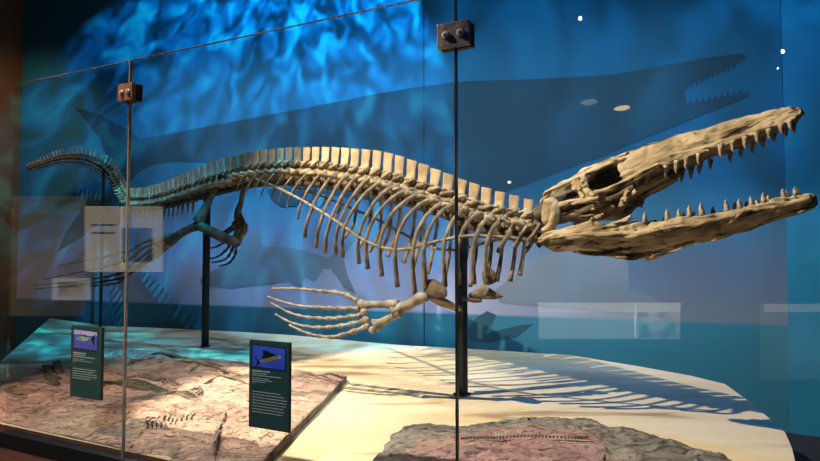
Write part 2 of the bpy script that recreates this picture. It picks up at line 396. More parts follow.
tag(mb.build('floor', M['floor'], None, False), kind='structure')

def mural(name, px, m, off=0.004):
    mb = MB(); mb.prism([on_wall(x, y, off) for x, y in px], WN * -0.003)
    return mb.build(name, m, wall, False)
teeth_up = []
for i in range(10):
    t = i / 9; x = 735 - 48 * t; y = 66 + 21 * t
    teeth_up += [(x + 1.2, y - 1), (x - 1.2, y + 4.6), (x - 2.4, y)]
teeth_lo = []
for i in range(9):
    t = i / 8; x = 690 + 50 * t; y = 104 - 10.5 * t
    teeth_lo += [(x - 1.6, y), (x + 0.6, y - 5.0), (x + 2.2, y - 0.4)]
mural('mosasaur_silhouette', [(75, 107), (100, 115), (125, 128), (140, 139), (152, 137), (220, 124), (300, 109), (370, 95), (410, 88), (460, 81.5), (535, 79), (610, 75), (660, 66), (710, 57.5), (738, 53.5), (745, 54.5), (746, 58), (738, 64)]
      + teeth_up + [(684, 88), (687, 104)] + teeth_lo + [(750, 92.5), (751, 95), (735, 102), (690, 120), (650, 136), (600, 157), (560, 172), (524, 186), (480, 200), (400, 205), (300, 190), (260, 172), (207, 162.5), (171, 161.5), (151, 165), (138, 172), (128, 184), (116, 203), (100, 222), (80, 238), (57, 252), (66, 232), (84, 206), (102, 180), (108, 160), (100, 138)], M['sil'])
mural('flipper_silhouette', [(266, 189), (272, 200), (282, 207), (296, 206), (304, 196), (300, 186)], M['sil'], 0.009)
mural('shark_silhouette', [(200, 279), (212, 271), (226, 263.5), (234, 256), (242, 245), (252, 233), (260, 226), (262, 246), (284, 247), (300, 249.5), (313, 253), (328, 258.4), (343, 245.6), (352, 235), (359, 227.7), (353.6, 240.5), (345, 253), (344, 262), (347, 274), (356, 294), (343, 286.6), (336, 276), (330.6, 268.7), (323, 268.7), (315, 281.5), (307.6, 277.6), (303.7, 279), (302.4, 287), (294.7, 286), (288, 281.5), (264, 285), (230.7, 288.6), (210, 286.6), (200, 283)], M['silgrey'])
mural('paddle_silhouette', [(495, 290), (520, 272), (548, 254.6), (590, 246), (628, 256), (629, 289), (648, 295), (664, 304), (676, 317), (560, 308), (500, 303)], M['silgrey'])
mural('fin_silhouette', [(466, 330), (476, 318), (487, 311), (496, 315), (492, 324), (482, 334), (500, 330), (520, 325), (533, 324), (516, 337), (490, 343), (470, 340)], M['sil'])
sm = MB(); sm.box((on_wall(424, 60, 0.003) + on_wall(424, 350, 0.003)) / 2 , WD, WN, UP, 0.004, 0.003, 2.4)
sm_o = sm.build('panel_joint', M['seam'], wall, False)

# ------------------------------------------------------------------ the plinth
ZB = 0.58
def pl(px, py, Y=None): return at_y(px, py, Y) if Y else at_z(px, py, ZB)
g_at = lambda px, back: (lambda p: Vector((p.x, p.y, 0)) - GN * back)(on_glass(px, 255))
outline = [pl(50, 318, 8.10), pl(105, 326, 7.80), pl(160, 328, 7.45), pl(205, 330, 7.18), pl(250, 332.5, 6.98), pl(290, 335, 6.8), pl(345, 340, 6.5), pl(400, 345, 6.3), pl(480, 349.5, 6.0), pl(570, 355, 5.62), pl(640, 366.5), pl(690, 375.5), pl(725, 384), pl(750, 402), pl(770, 419), pl(785, 432), pl(792, 448), pl(797, 470)]
e = pl(797, 470); outline += [Vector((1.62, 2.2, ZB)), Vector((1.35, 1.75, ZB))]
for s_ in (1.25, 0.6, 0.0, -0.6, -1.2, -1.8, -2.4, -3.2):
    p = GB + GD * s_ - GN * 0.06; outline.append(Vector((p.x, p.y, ZB)))
outline += [Vector((-3.3, 4.35, ZB)), pl(0, 362), pl(25, 340, 6.6)]
def disc_mesh(mb, outl, center, zc, bottom, fn, nr=24, k=3, power=4, mi_top=0, mi_side=1):
    """a flat-topped slab of irregular outline: rings from the rim inward, then a side wall"""
    O, _ = resample(outl + [outl[0]], [0] * (len(outl) + 1), k) if k > 1 else (outl + [outl[0]], 0)
    O = O[:-1]; n = len(O); rings = []
    for r in range(nr, 0, -1):
        q = r / nr; ring = []
        for p in O:
            x = center.x + (p.x - center.x) * q; y = center.y + (p.y - center.y) * q
            z = zc + (p.z - zc) * q ** power
            ring.append(Vector((x, y, z + fn(x, y, q))))
        rings.append(ring)
    base = [Vector((p.x, p.y, bottom)) for p in O]
    vs = base + [p for r in rings for p in r]; fs = []; 
    for i in range(n): fs.append((i, (i + 1) % n, n + (i + 1) % n, n + i))
    mb.add(vs, fs, mi_side); k0 = len(mb.v) - len(vs)
    for a in range(1, nr):
        for i in range(n):
            j = (i + 1) % n
            mb.f.append((k0 + a * n + i, k0 + a * n + j, k0 + (a + 1) * n + j, k0 + (a + 1) * n + i)); mb.mi.append(mi_top)
    c = len(mb.v); mb.v.append(Vector((center.x, center.y, zc + fn(center.x, center.y, 0))))
    for i in range(n): mb.f.append((k0 + nr * n + i, k0 + nr * n + (i + 1) % n, c)); mb.mi.append(mi_top)
mb = MB(); disc_mesh(mb, outline, Vector((-0.3, 4.2, 0)), ZB, 0.0, lambda x, y, q: 0.0, nr=10, k=1, power=6)
plinth = tag(mb.build('display_plinth', [M['sand'], M['brown']], None, False), 'long sand-coloured painted plinth under the mounted skeleton', 'plinth')

# ------------------------------------------------------------------ fossil slabs on the plinth
def fbm(x, y, s, seed=0): return noise.fractal(Vector((x * s, y * s, seed)), 1.0, 2.0, 5)
ZS = 0.622
ps = lambda x, y: at_z(x, y, ZS)
def gl(px, back):
    p = on_glass(px, 255) - GN * back; return Vector((p.x, p.y, 0.582))
so = [ps(347, 376), ps(320, 372), ps(270, 366), ps(235, 361), ps(200, 358), ps(160, 352), ps(115, 349), ps(75, 358), ps(40, 370), ps(0, 387), ps(-35, 400), gl(-40, 0.10), gl(20, 0.08), gl(90, 0.07), gl(160, 0.06), gl(215, 0.06), gl(245, 0.08), ps(272, 452), ps(300, 423), ps(325, 399)]
cs = sum(so, Vector()) / len(so)
def slab_h(x, y, q):
    h = 0.036 * fbm(x * 0.7 + 0.4 * y, y * 1.3, 2.6, 3) + 0.020 * abs(fbm(x, y, 7, 5)) + 0.011 * math.sin(34 * (0.35 * x + y) + 6 * fbm(x, y, 1.5, 9))
    return h * min(1, (1 - q) * 8 + 0.25)
mb = MB(); disc_mesh(mb, so, cs, ZS + 0.01, ZB + 0.0, slab_h, nr=60, k=6, power=4)
slab = tag(mb.build('fossil_slab', [M['slab'], M['slabside']], None, True), 'broad pinkish stone slab with a fossil fish, behind both green placards', 'fossil')
def surf(px, py, fn, z, lift=0.006):
    p = at_z(px, py, z); return Vector((p.x, p.y, z + 0.01 + fn(p.x, p.y, 0.5) + lift))
def sfz(pts, fn=slab_h, z=ZS, lift=0.004): return [surf(x, y, fn, z, lift) for x, y in pts]
mb = MB(); sp = sfz([(100, 388), (115, 386), (130, 385), (145, 386.5), (160, 389), (175, 393), (190, 398), (200, 402)])
P, R = resample(sp, [0.012, 0.018, 0.02, 0.02, 0.02, 0.018, 0.015, 0.01], 6)
for i, (p, r) in enumerate(zip(P, R)): mb.blob(p, (r * 0.8, r, r * 0.7), seg=6, rings=4)
mb.build('fossil_backbone', M['fossilpale'], slab)
mb = MB()
for i, p in enumerate(P[2:-2]):
    t = (P[i + 3] - P[i + 1]).normalized(); s_ = Vector((-t.y, t.x, 0))
    for sg in (1, -1):
        L_ = 0.16 * math.sin(math.pi * (i + 3) / (len(P) + 2)) + 0.03
        mb.tube([p, p + (s_ * sg - t * 0.5) * L_ * 0.6 + UP * 0.006, p + (s_ * sg - t * 1.1) * L_ - UP * 0.004], [0.005, 0.004, 0.002], 5)
mb.build('fossil_ribs', M['fossil'], slab)
mb = MB(); mb.prism(sfz([(100, 386), (125, 381), (150, 381), (175, 386), (196, 394), (203, 400), (190, 394), (165, 388), (140, 385), (118, 386)], lift=0.008), (0, 0, -0.02)); mb.build('fossil_back', M['fossil'], slab)
mb = MB()
for (a, b) in (((42, 370), (62, 381)), ((44, 378), (60, 386)), ((52, 365), (64, 378))): mb.prism(sfz([a, (a[0] + 8, a[1] - 3), b, (b[0] - 8, b[1] + 1)], lift=0.016), (0, 0, -0.02))
mb.build('fossil_tail', M['fossil'], slab)
mb = MB()
for k in range(14): 
    a = (226 - k * 0.8 + random.uniform(-1, 1), 414 + k * 2.6); b = (a[0] - 9 + k * .3, a[1] + 14)
    mb.tube(sfz([a, ((a[0] + b[0]) / 2 - 1, (a[1] + b[1]) / 2), b], lift=0.006), [0.006, 0.006, 0.003], 5)
for k in range(10):
    a = (150 + k * 5, 421 - k * 1.2); mb.tube(sfz([a, (a[0] - 4, a[1] + 5), (a[0] - 5, a[1] + 11)], lift=0.004), [0.005, 0.006, 0.003], 5)
mb.build('fossil_fin', M['fossilpale'], slab)

mb = MB()
for (a, m_, b, r_) in (((150, 358), (185, 361), (232, 369), 0.016), ((158, 366), (195, 365), (225, 374), 0.014), ((190, 372), (215, 371), (240, 378), 0.012), ((128, 368), (140, 362), (155, 359), 0.014), ((205, 384), (222, 381), (246, 386), 0.010)):
    mb.tube(sfz([a, ((a[0] + m_[0]) / 2, (a[1] + m_[1]) / 2 - 1), m_, b], lift=0.004), [0.004, r_, r_ * 0.8, 0.003], 8, 1.6, (1, 0, 0), 5)
mb.jitter(0.012, 14); mb.build('fossil_fin', M['fossil'], slab)
ZR = 0.68
pr = lambda x, y: at_z(x, y, ZR)
ro = [pr(362, 470), pr(380, 448), pr(398, 428), pr(412, 421), pr(440, 422), pr(462, 424), pr(500, 421), pr(530, 415), pr(556, 413), pr(566, 418), pr(590, 416), pr(612, 424), pr(640, 427), pr(668, 436), pr(700, 446), pr(722, 453), pr(738, 466), pr(745, 490)]
ro += [Vector((0.95, 1.98, ZR)), Vector((0.5, 2.18, ZR)), Vector((0.1, 2.36, ZR)), Vector((-0.12, 2.52, ZR))]
cc = sum(ro, Vector()) / len(ro)
def rock_h(x, y, q):
    step = 0.0
    if q > 0.86: step = -0.022 * (q - 0.86) / 0.14
    return 0.022 * fbm(x, y, 3.2, 13) + 0.010 * fbm(x, y, 12, 17) + step + 0.018 * (0.5 - round((fbm(x, y, 4, 21) + 0.5) * 2) / 2 if q > 0.8 else 0)
rr_o = []
R2, _ = resample(ro + [ro[0]], [0] * (len(ro) + 1), 6)
for p in R2[:-1]:
    k = 1 + 0.035 * noise.noise(p * 9) + 0.02 * noise.noise(p * 25)
    rr_o.append(Vector((cc.x + (p.x - cc.x) * k, cc.y + (p.y - cc.y) * k, p.z)))
mb = MB(); disc_mesh(mb, rr_o, cc, ZR + 0.01, ZB, rock_h, nr=46, k=1, power=5)
rock = tag(mb.build('rock_slab', [M['rock'], M['slabside']], None, True), 'rough grey stone slab with a row of fossil vertebrae, in front of the black post', 'fossil')
mb = MB()
io = [(395, 470), (412, 448), (440, 438), (490, 432), (550, 431), (590, 436), (606, 447), (604, 462), (590, 480), (500, 490), (430, 488)]
ip = sfz(io, rock_h, ZR, 0.004); ci = sum(ip, Vector()) / len(ip); ip = [Vector((p.x, p.y, ZR + 0.01)) for p in ip]
disc_mesh(mb, ip, Vector((ci.x, ci.y, 0)), ZR + 0.012, ZR - 0.02, lambda x, y, q: rock_h(x, y, 0.5) + 0.010 * (1 - q) + 0.004 * math.sin(90 * (y - 0.12 * x)) * (1 - q), nr=30, k=4, power=2)
mb.build('fossil_bed', [M['rockpink'], M['rockpink']], rock)
row = [(462, 447), (480, 445.5), (500, 445), (525, 444), (550, 443.5), (575, 444), (588, 445)]
P, _ = resample(sfz(row, rock_h, ZR, 0.024), [0] * len(row), 7)
mb = MB()
for p in P: mb.blob(p, (0.006, 0.010, 0.007), seg=6, rings=4)
mb.build('fossil_backbone', M['fossil'], rock)

# ------------------------------------------------------------------ the skeleton
foot = at_z(462, 395, ZB)
SK = tag(empty('mosasaur_skeleton', foot), 'long mounted marine reptile skeleton with open toothed jaws and paddle limbs', 'skeleton')
CEN = [(546, 229), (532, 226), (518, 224), (506, 222), (493, 219.5), (480, 216.5), (468, 212.5), (457, 208), (445, 204), (433, 200), (420, 196), (409, 192.5), (398, 189), (386, 186), (374, 183), (362, 181), (350, 179.5), (338, 178), (327, 176.5), (316, 175.5), (306, 175), (296, 174.5), (285, 174.5), (275, 174.7), (265, 175.3), (256, 176.5), (247, 178), (238, 180), (228, 182.5), (217, 185.5), (208, 188), (198, 191), (187, 194.5), (175, 198), (161, 201.5), (146, 203.5), (133, 203), (126, 198), (121, 191), (117, 183), (111, 174), (104, 167), (95, 162), (85, 158.5), (72, 157.5), (60, 158.5), (48, 161.5), (38, 165), (26, 169)]
TOP = [(26, 164), (38, 158.5), (48, 154.5), (60, 149.5), (72, 147), (85, 146.5), (95, 148.5), (104, 153), (111, 159), (117, 168)]
TOP2 = [(133, 188), (146, 186.6), (161, 183), (175, 177.6), (187, 172.5), (199, 167), (209.6, 162.5), (217, 160), (228, 157.5), (238, 155.5), (246.6, 152.8), (255.6, 151), (266, 150), (275, 149), (285, 147.7), (296, 147.4), (327, 147.4), (338, 147.7), (350, 148.7), (362, 149.5), (374, 150.7), (386, 153), (399, 156.5), (409.5, 160.5), (420, 164), (433, 169.5), (445, 174), (459, 180), (468, 182.7), (480, 186.6), (493, 190.4), (506, 194), (518, 196.5), (532, 200.5), (546, 205)]
cpts = [med(x, y) for x, y in CEN]
cpx = [float(x) for x, y in CEN]
fine, fpx = resample(cpts, cpx, 12)
arc = [0.0]
for a, b in zip(fine, fine[1:]): arc.append(arc[-1] + (b - a).length)
def at_arc(s):
    for i in range(len(arc) - 1):
        if s <= arc[i + 1]:
            t = (s - arc[i]) / max(1e-9, arc[i + 1] - arc[i]); return fine[i].lerp(fine[i + 1], t), fpx[i] + (fpx[i + 1] - fpx[i]) * t, (fine[min(i + 2, len(fine) - 1)] - fine[max(0, i - 1)]).normalized()
    return fine[-1], fpx[-1], (fine[-1] - fine[-3]).normalized()
def gap(px): return lerp_table([(26, 0.040), (100, 0.052), (126, 0.062), (150, 0.085), (200, 0.110), (300, 0.118), (400, 0.117), (470, 0.112), (546, 0.105)], px)
verts = []; s_ = 0.03
while s_ < arc[-1] - 0.02:
    p, px, t = at_arc(s_); verts.append((p, px, t, gap(px))); s_ += gap(px)
print('vertebrae', len(verts))
for i, (p, px, t, l) in enumerate(verts):
    T = -t                                            # towards the head
    side = NN if px > 112 else Vector((0, -1, 0))
    lat = (side - T * side.dot(T)).normalized(); N = lat.cross(T); 
    if N.z < 0 and px > 140: N = -N
    if px <= 140:
        N = T.cross(lat)
        if N.dot(Vector((0.5, 0, 0.8))) < 0: N = -N
    r = lerp_table([(26, 0.018), (100, 0.035), (140, 0.05), (200, 0.062), (300, 0.068), (420, 0.064), (546, 0.05)], px)
    trunk = px > 240
    mb = MB()
    prof = [(-0.46, 0.86), (-0.40, 1.0), (-0.18, 0.80), (0.1, 0.80), (0.34, 1.0), (0.44, 0.92), (0.52, 0.6)]
    rings = []
    for (u, q) in prof:
        rings.append([p + T * (u * l) + (lat * math.cos(a) + N * math.sin(a)) * (r * q) for a in [2 * math.pi * k / 12 for k in range(12)]])
    mb.loft(rings)
    # neural arch
    mb.box(p + N * (r * 1.25), T, lat, N, l * 0.36, r * 0.55, r * 0.5, taper=0.7)
    # zygapophyses, fore and aft, slanting
    if px > 128:
        for sg in (1, -1):
            mb.tube([p + N * r * 1.0 + lat * sg * r * 0.5 - T * l * 0.2, p + N * r * 1.25 + lat * sg * r * 0.75 + T * l * 0.25, p + N * r * 1.75 + lat * sg * r * 0.7 + T * l * 0.62], [r * 0.22, r * 0.26, r * 0.10], 6)
            mb.tube([p + N * r * 1.5 + lat * sg * r * 0.35, p + N * r * 1.55 + lat * sg * r * 0.4 - T * l * 0.55], [r * 0.20, r * 0.10], 6)
    # transverse processes
    tl = lerp_table([(26, 0.0), (100, 0.0), (126, 0.05), (170, 0.12), (240, 0.12), (300, 0.09), (546, 0.08)], px)
    if tl > 0:
        for sg in (1, -1):
            dn = -0.25 if px < 240 else 0.1
            mb.tube([p + lat * sg * r * 0.5, p + lat * sg * (r + tl * 0.6) + N * (dn * tl), p + lat * sg * (r + tl) + N * (dn * tl * 1.5) - T * l * 0.12], [r * 0.42, r * 0.30, r * 0.26], 7)
    mb.jitter(r * 0.22, 26)
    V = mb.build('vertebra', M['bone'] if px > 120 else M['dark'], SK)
    # neural spine
    if px > 126:
        ty = lerp_table(TOP2, px); tp = med(px, ty); h = max(0.05, (tp - p).length)
        if h > 0.33: h = 0.33
    else:
        h = lerp_table([(26, 0.05), (48, 0.10), (72, 0.135), (100, 0.15), (126, 0.16)], px)
    wd = l * lerp_table([(26, 0.20), (110, 0.24), (135, 0.34), (200, 0.40), (445, 0.40), (500, 0.33), (546, 0.27)], px)
    lean = lerp_table([(26, -0.35), (150, -0.30), (220, -0.12), (330, 0.0), (400, -0.08), (480, -0.05), (546, 0.0)], px)
    if px < 126: lean = -0.3
    dirn = (N + T * lean).normalized()
    if px > 150 : dirn = (dirn * 0.5 + (tp - p).normalized() * 0.5).normalized(); dirn = (dirn + T * lean * 0.3).normalized()
    th = max(0.006, r * 0.22)
    b0 = p + N * (r * 1.1); rg = []
    L_ = h - r * 1.1
    for k in range(7):
        q = k / 6; ww = wd * (0.82 + 0.2 * q + random.uniform(-0.04, 0.04)); c = b0 + dirn * (L_ * q); tt = th * (1.9 - 1.1 * min(1, q * 2.2))
        off = T * random.uniform(-0.02, 0.02) * l
        rg.append([c + off + T * ww + lat * tt * 0.4, c + off + T * ww * 0.7 + lat * tt, c + off - T * ww * 0.7 + lat * tt, c + off - T * ww + lat * tt * 0.4,
                   c + off - T * ww - lat * tt * 0.4, c + off - T * ww * 0.7 - lat * tt, c + off + T * ww * 0.7 - lat * tt, c + off + T * ww - lat * tt * 0.4])
    nb = MB(); nb.loft(rg)
    nb.build('neural_spine', M['plate'] if px > 128 else M['bone'], V, smooth=False)
    # chevrons under the tail
    if px < 196:
        hl = lerp_table([(26, 0.03), (60, 0.09), (100, 0.11), (126, 0.13), (196, 0.16)], px)
        cb = MB(); a = p - N * (r * 0.9); bk = -T if px > 126 else -T
        d2 = (-N * 0.9 + bk * (0.35 if px < 126 else 0.12)).normalized()
        if px < 126:
            cb.tube([a, a + d2 * hl * 0.5, a + d2 * hl], [0.009, 0.007, 0.004], 5)
        else:
            for sg in (1, -1): cb.tube([a + lat * sg * r * 0.4, a + d2 * hl * 0.45], [0.010, 0.010], 5)
            cb.tube([a + d2 * hl * 0.4, a + d2 * hl * 0.7, a + d2 * hl], [0.014, 0.010, 0.004], 6)
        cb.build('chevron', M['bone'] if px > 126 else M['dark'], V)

# ribs
RIBS = [(252, (237, 190)), (262, (246.6, 193)), (271, (254, 194)), (281, (261, 197)), (291, (272, 197.6)), (301, (280, 201)), (313, (287, 208)), (326, (298, 218.6)), (338, (305, 236.5)), (350, (316, 247)), (361, (325.5, 252)), (373, (335.7, 254)), (386, (342.6, 257)), (399, (359, 263.5)), (412, (367.7, 268.7)), (424, (382, 276)), (437, (397.7, 287)), (448, (415, 294)), (456, (426, 290)), (467, (445, 287)), (481, (459, 284)), (493, (474, 284)), (506, (487, 277)), (517, (498.6, 252)), (531, (515, 246)), (542, (529, 241))]
cen_sorted = sorted(CEN)
for (sx, (ex, ey)) in RIBS:
    sy = lerp_table(cen_sorted, sx) - 4
    k = min(1.0, max(0.0, (sx - 350) / 90.0)); 
    post = [(0, 0), (0.25, 0.07), (0.66, 0.40), (0.94, 0.77), (1, 1)]
    ant = [(0, 0), (0.40, 0.07), (0.82, 0.25), (1.07, 0.56), (1, 1)]
    if sx > 510: ant = [(0, 0), (0.25, 0.2), (0.5, 0.46), (0.76, 0.74), (1, 1)]
    size = min(1.0, ((ex - sx) ** 2 + (ey - sy) ** 2) ** 0.5 / 95)
    lats = [0.05, 0.07 + 0.09 * size, 0.09 + 0.18 * size, 0.09 + 0.22 * size, 0.09 + 0.17 * size]
    pts = []
    for (a, b), lo in zip([(pa[0] * (1 - k) + pb[0] * k, pa[1] * (1 - k) + pb[1] * k) for pa, pb in zip(post, ant)], lats):
        pts.append(med(sx + (ex - sx) * a, sy + (ey - sy) * b, lo))
    rad = [0.013, 0.012, 0.011, 0.011, 0.013] if sx > 320 else [0.010, 0.010, 0.008, 0.007, 0.005]
    if sx > 330: rad = [0.016, 0.0145, 0.013, 0.0135, 0.018]
    for far in (False, True):
        q = [mirror(p) for p in pts] if far else pts
        mb = MB(); mb.tube(q, rad, 8, 1.0, None, 6); mb.jitter(0.003, 18)
        mb.build('rib', M['rib'], SK)
# rods holding the ribs
rod = [med(x, y, o) for x, y, o in ((254, 178, 0.10), (280, 189, 0.17), (305, 202, 0.22), (333, 219, 0.27), (364, 240, 0.30), (389, 249, 0.30), (410, 248.5, 0.30), (426, 244, 0.29), (456, 237.5, 0.26), (477, 236, 0.22), (505, 237.5, 0.16), (530, 240, 0.10))]
for far in (False, True):
    mb = MB(); mb.tube([mirror(p) for p in rod] if far else rod, 0.011, 8, 1.0, None, 6); mb.build('rib_support_rod', M['rod'], SK)
# armature under the backbone
under = [(543, 238), (518, 236), (493, 231), (468, 224), (445, 214), (420, 206), (398, 199), (374, 192), (350, 188), (316, 183.5), (285, 182.5), (256, 184.5), (228, 190), (208, 195), (187, 200.5), (161, 207.5), (146, 209), (133, 208), (124, 199), (118, 190), (111, 180), (103, 172), (95, 166.5), (85, 163), (72, 161.5), (60, 162), (48, 164.5), (36, 168)]
mb = MB(); ap, ar = resample([med(x, y) for x, y in under], [lerp_table([(26, 0.012), (110, 0.020), (160, 0.030), (546, 0.036)], x) for x, y in under], 4)
mb.tube(ap, ar, 10); mb.build('backbone_armature', M['dark'], SK)

# posts
def post(px, py, ytop, hw, Ypt=None):
    b = at_z(px, py, ZB) if Ypt is None else Ypt
    top = at_y(px, ytop, b.y)
    t = MB(); t.box(Vector((b.x, b.y, (b.z + top.z) / 2)), D, NN, UP, hw, hw, (top.z - b.z) / 2)
    o = t.build('support_post', M['steel'], SK, False, 0.004)
    f = MB(); f.box(b + UP * 0.008, D, NN, UP, hw * 1.5, hw * 1.5, 0.008); f.build('base_flange', M['steel'], o, False, 0.002)
post(462, 395, 214, 0.030)
post(205, 347, 190, 0.028)
b3 = med(103, 200); post(103, 0, 168, 0.015, Vector((b3.x, b3.y, 0.60)))

# ------------------------------------------------------------------ skull
def hw_at(px): return lerp_table([(538, 0.13), (560, 0.19), (600, 0.20), (640, 0.17), (680, 0.135), (720, 0.105), (760, 0.075), (790, 0.05), (806, 0.022)], px)
RT = [(622, 157), (632, 151), (645, 145.5), (660, 141.5), (680, 135.5), (696, 131), (710, 127), (740, 118), (770, 110), (790, 106.5), (800, 106.8), (804.5, 109.5)]
RBt = [(622, 184), (632, 180), (645, 174), (660, 168), (680, 160), (696, 154), (710, 149.5), (740, 139.5), (770, 129.5), (790, 122), (800, 116.5), (804.5, 112.5)]
def rost_ring(px):
    T_ = med(px, lerp_table(RT, px)); wv = hw_at(px)
    NB = med(px, lerp_table(RBt, px), wv); FB = mirror(NB)
    zt, zb = T_.z, NB.z; c = lambda o, z: Vector((0, 0, z)) + (T_.xy.to_3d() * (1 - 0) + NN * o)
    h = zt - zb
    s0 = T_.copy()
    sh = (NB - NN * wv) - T_; sh.z = 0
    def q(o, f):                                        # f: 0 top .. 1 bottom
        v = T_ + sh * f + NN * o; v.z = zt - h * f; return v
    pr_ = [(0, 0), (0.35, 0.03), (0.62, 0.16), (0.80, 0.40), (0.92, 0.68), (1.0, 0.92), (0.97, 1.02), (0.82, 1.0), (0.6, 0.86), (0.3, 0.80)]
    near = [q(a * wv, f) for a, f in pr_]; far = [q(-a * wv, f) for a, f in pr_[1:]]
    return near + [q(0, 0.78)] + far[::-1]
mb = MB()
xs = [622 + i * (804.5 - 622) / 150 for i in range(151)]
mb.loft([dense(rost_ring(x), 3) for x in xs])
# skull roof: frontal and parietal
def roof_ring(px):
    tb = [(548, 190), (560, 183.5), (575, 177), (592, 168.5), (610, 161), (626, 154.5), (634, 151)]
    wv = lerp_table([(548, 0.05), (560, 0.05), (575, 0.07), (590, 0.15), (605, 0.135), (626, 0.12), (634, 0.12)], px)
    T_ = med(px, lerp_table(tb, px)); th = lerp_table([(548, 0.05), (575, 0.045), (592, 0.035), (634, 0.03)], px)
    return [T_ + NN * (wv * math.cos(a)) + UP * (th * (math.sin(a) - 1) + 0.004) for a in [2 * math.pi * k / 30 for k in range(30)]]
mb.loft([roof_ring(548 + i * 86 / 60) for i in range(61)])
def bar(pp, rad, flat=1.0, both=True, seg=16):
    q = [med(x, y, o) for x, y, o in pp]
    mb.tube(q, rad, seg, flat, None, 14)
    if both: mb.tube([mirror(p) for p in q], rad, seg, flat, None, 14)
# side bars (traced on the near flank, mirrored)
bar([(588, 174, 0.15), (598, 168, 0.145), (609, 163.5, 0.14), (622, 161, 0.12), (632, 162, 0.10)], [0.032, 0.022, 0.020, 0.022, 0.02])               # brow rim
bar([(660, 166, 0.155), (645, 172, 0.17), (625, 182, 0.185), (608, 190, 0.195), (595, 194, 0.20)], [0.03, 0.024, 0.019, 0.018, 0.022])  # jugal
bar([(586, 173, 0.15), (584, 181, 0.175), (587, 190, 0.195), (595, 197, 0.20)], [0.028, 0.022, 0.020, 0.024])                # postorbital bar
bar([(592, 174, 0.14), (574, 180, 0.15), (560, 185, 0.16), (549, 192, 0.16), (542, 204, 0.15)], [0.03, 0.020, 0.022, 0.024, 0.020])   # supratemporal arch
bar([(600, 199, 0.20), (585, 201, 0.20), (570, 203, 0.195), (556, 206, 0.19), (546, 208, 0.18)], [0.026, 0.020, 0.017, 0.018, 0.02])  # squamosal bar
bar([(583, 182, 0.15), (580, 190, 0.17), (585, 199, 0.195)], [0.018, 0.016, 0.018])
bar([(604, 193, 0.19), (600, 204, 0.16), (594, 210, 0.12)], [0.020, 0.018, 0.016])
bar([(630, 190, 0.10), (625, 199, 0.10), (619, 209, 0.09), (608, 214, 0.08), (590, 216, 0.08), (570, 216, 0.09)], [0.022, 0.02, 0.02, 0.022, 0.024, 0.02])  # pterygoid
bar([(668, 174, 0.07), (645, 186, 0.08), (628, 196, 0.09)], [0.026, 0.026, 0.022])
for sg in (1, -1):
    for (x, y, o_, r_) in ((577, 185, 0.155, (0.058, 0.022, 0.050)), (597, 196, 0.19, (0.055, 0.020, 0.030)), (585, 177, 0.15, (0.03, 0.022, 0.045)), (606, 207, 0.15, (0.05, 0.02, 0.03)), (572, 214, 0.15, (0.07, 0.02, 0.02)), (627, 197, 0.11, (0.018, 0.014, 0.05))):
        c = med(x, y, o_); c = c if sg > 0 else mirror(c)
        mb.blob(c, r_, (D, NN, UP), seg=18, rings=12, amp=0.3)
mb.jitter(0.005, 9); mb.jitter(0.003, 28)
SKULL = mb.build('cranium', M['skull'], SK)
roughen(SKULL, 0.30, 0.011, 0.004)
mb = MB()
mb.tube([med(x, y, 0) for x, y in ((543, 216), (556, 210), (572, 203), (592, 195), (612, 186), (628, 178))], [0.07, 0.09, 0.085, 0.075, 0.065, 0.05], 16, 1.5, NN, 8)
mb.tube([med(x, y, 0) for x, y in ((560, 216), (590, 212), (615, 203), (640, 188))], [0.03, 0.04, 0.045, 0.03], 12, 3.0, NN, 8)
mb.jitter(0.015, 12); mb.build('braincase_shade_fill', M['dark'], SKULL)  # enlarged and dark, stands in for the shade inside the skull
# quadrates: ear-shaped bones at the jaw joint
for far in (False, True):
    mb = MB(); q = [med(546, 204, 0.19), med(551, 203, 0.20), med(555, 209, 0.20), med(554, 219, 0.20), med(549, 228, 0.20), med(543, 231, 0.20)]
    mb.tube([mirror(p) for p in q] if far else q, [0.022, 0.034, 0.034, 0.028, 0.026, 0.02], 9, 1.0, None, 5); c = med(547, 214, 0.20)
    mb.blob(mirror(c) if far else c, (0.036, 0.022, 0.06), (D, NN, UP), amp=0.2)
    mb.jitter(0.006, 25); mb.build('quadrate', M['skull'], SKULL)

# lower jaw
JT = [(538, 238), (548, 232), (558, 229), (578, 224), (592, 219.5), (606, 225), (620, 223), (637, 221), (656, 221.5), (680, 218), (700, 215), (734, 209.5), (761, 202), (777, 198), (800, 193.5), (811, 192.5), (815, 195), (817, 198)]
JB = [(538, 242), (548, 253.5), (558, 251.5), (578, 253), (600, 254.5), (620, 257), (632, 258.5), (655, 254), (672, 248), (689, 243.5), (718, 238), (748, 228.5), (781, 218.5), (806, 211), (813, 208.5), (815.5, 206), (817, 203)]
def jw(px): return lerp_table([(538, 0.21), (600, 0.205), (650, 0.16), (700, 0.12), (750, 0.075), (790, 0.042), (817, 0.030)], px)
def jaw_ring(px, far):
    o = jw(px); a = med(px, lerp_table(JT, px), o); b = med(px, lerp_table(JB, px), o)
    c = (a + b) / 2; hh = (a.z - b.z) / 2; lean_in = min(0.13, hh * 1.35); t = lerp_table([(538, 0.02), (560, 0.038), (640, 0.046), (720, 0.040), (800, 0.036), (812, 0.034), (817, 0.02)], px)
    ring = []
    for k in range(40):
        an = 2 * math.pi * k / 40; cs_, sn = math.cos(an), math.sin(an)
        ring.append(c + NN * (t * math.copysign(abs(cs_) ** 0.8, cs_) - lean_in * max(0.0, 0.10 - sn)) + UP * (hh * math.copysign(abs(sn) ** 0.8, sn)))
    return [mirror(p) for p in ring] if far else ring
mb = MB()
for far in (False, True):
    mb.loft([jaw_ring(538 + i * (816.5 - 538) / 200, far) for i in range(201)])
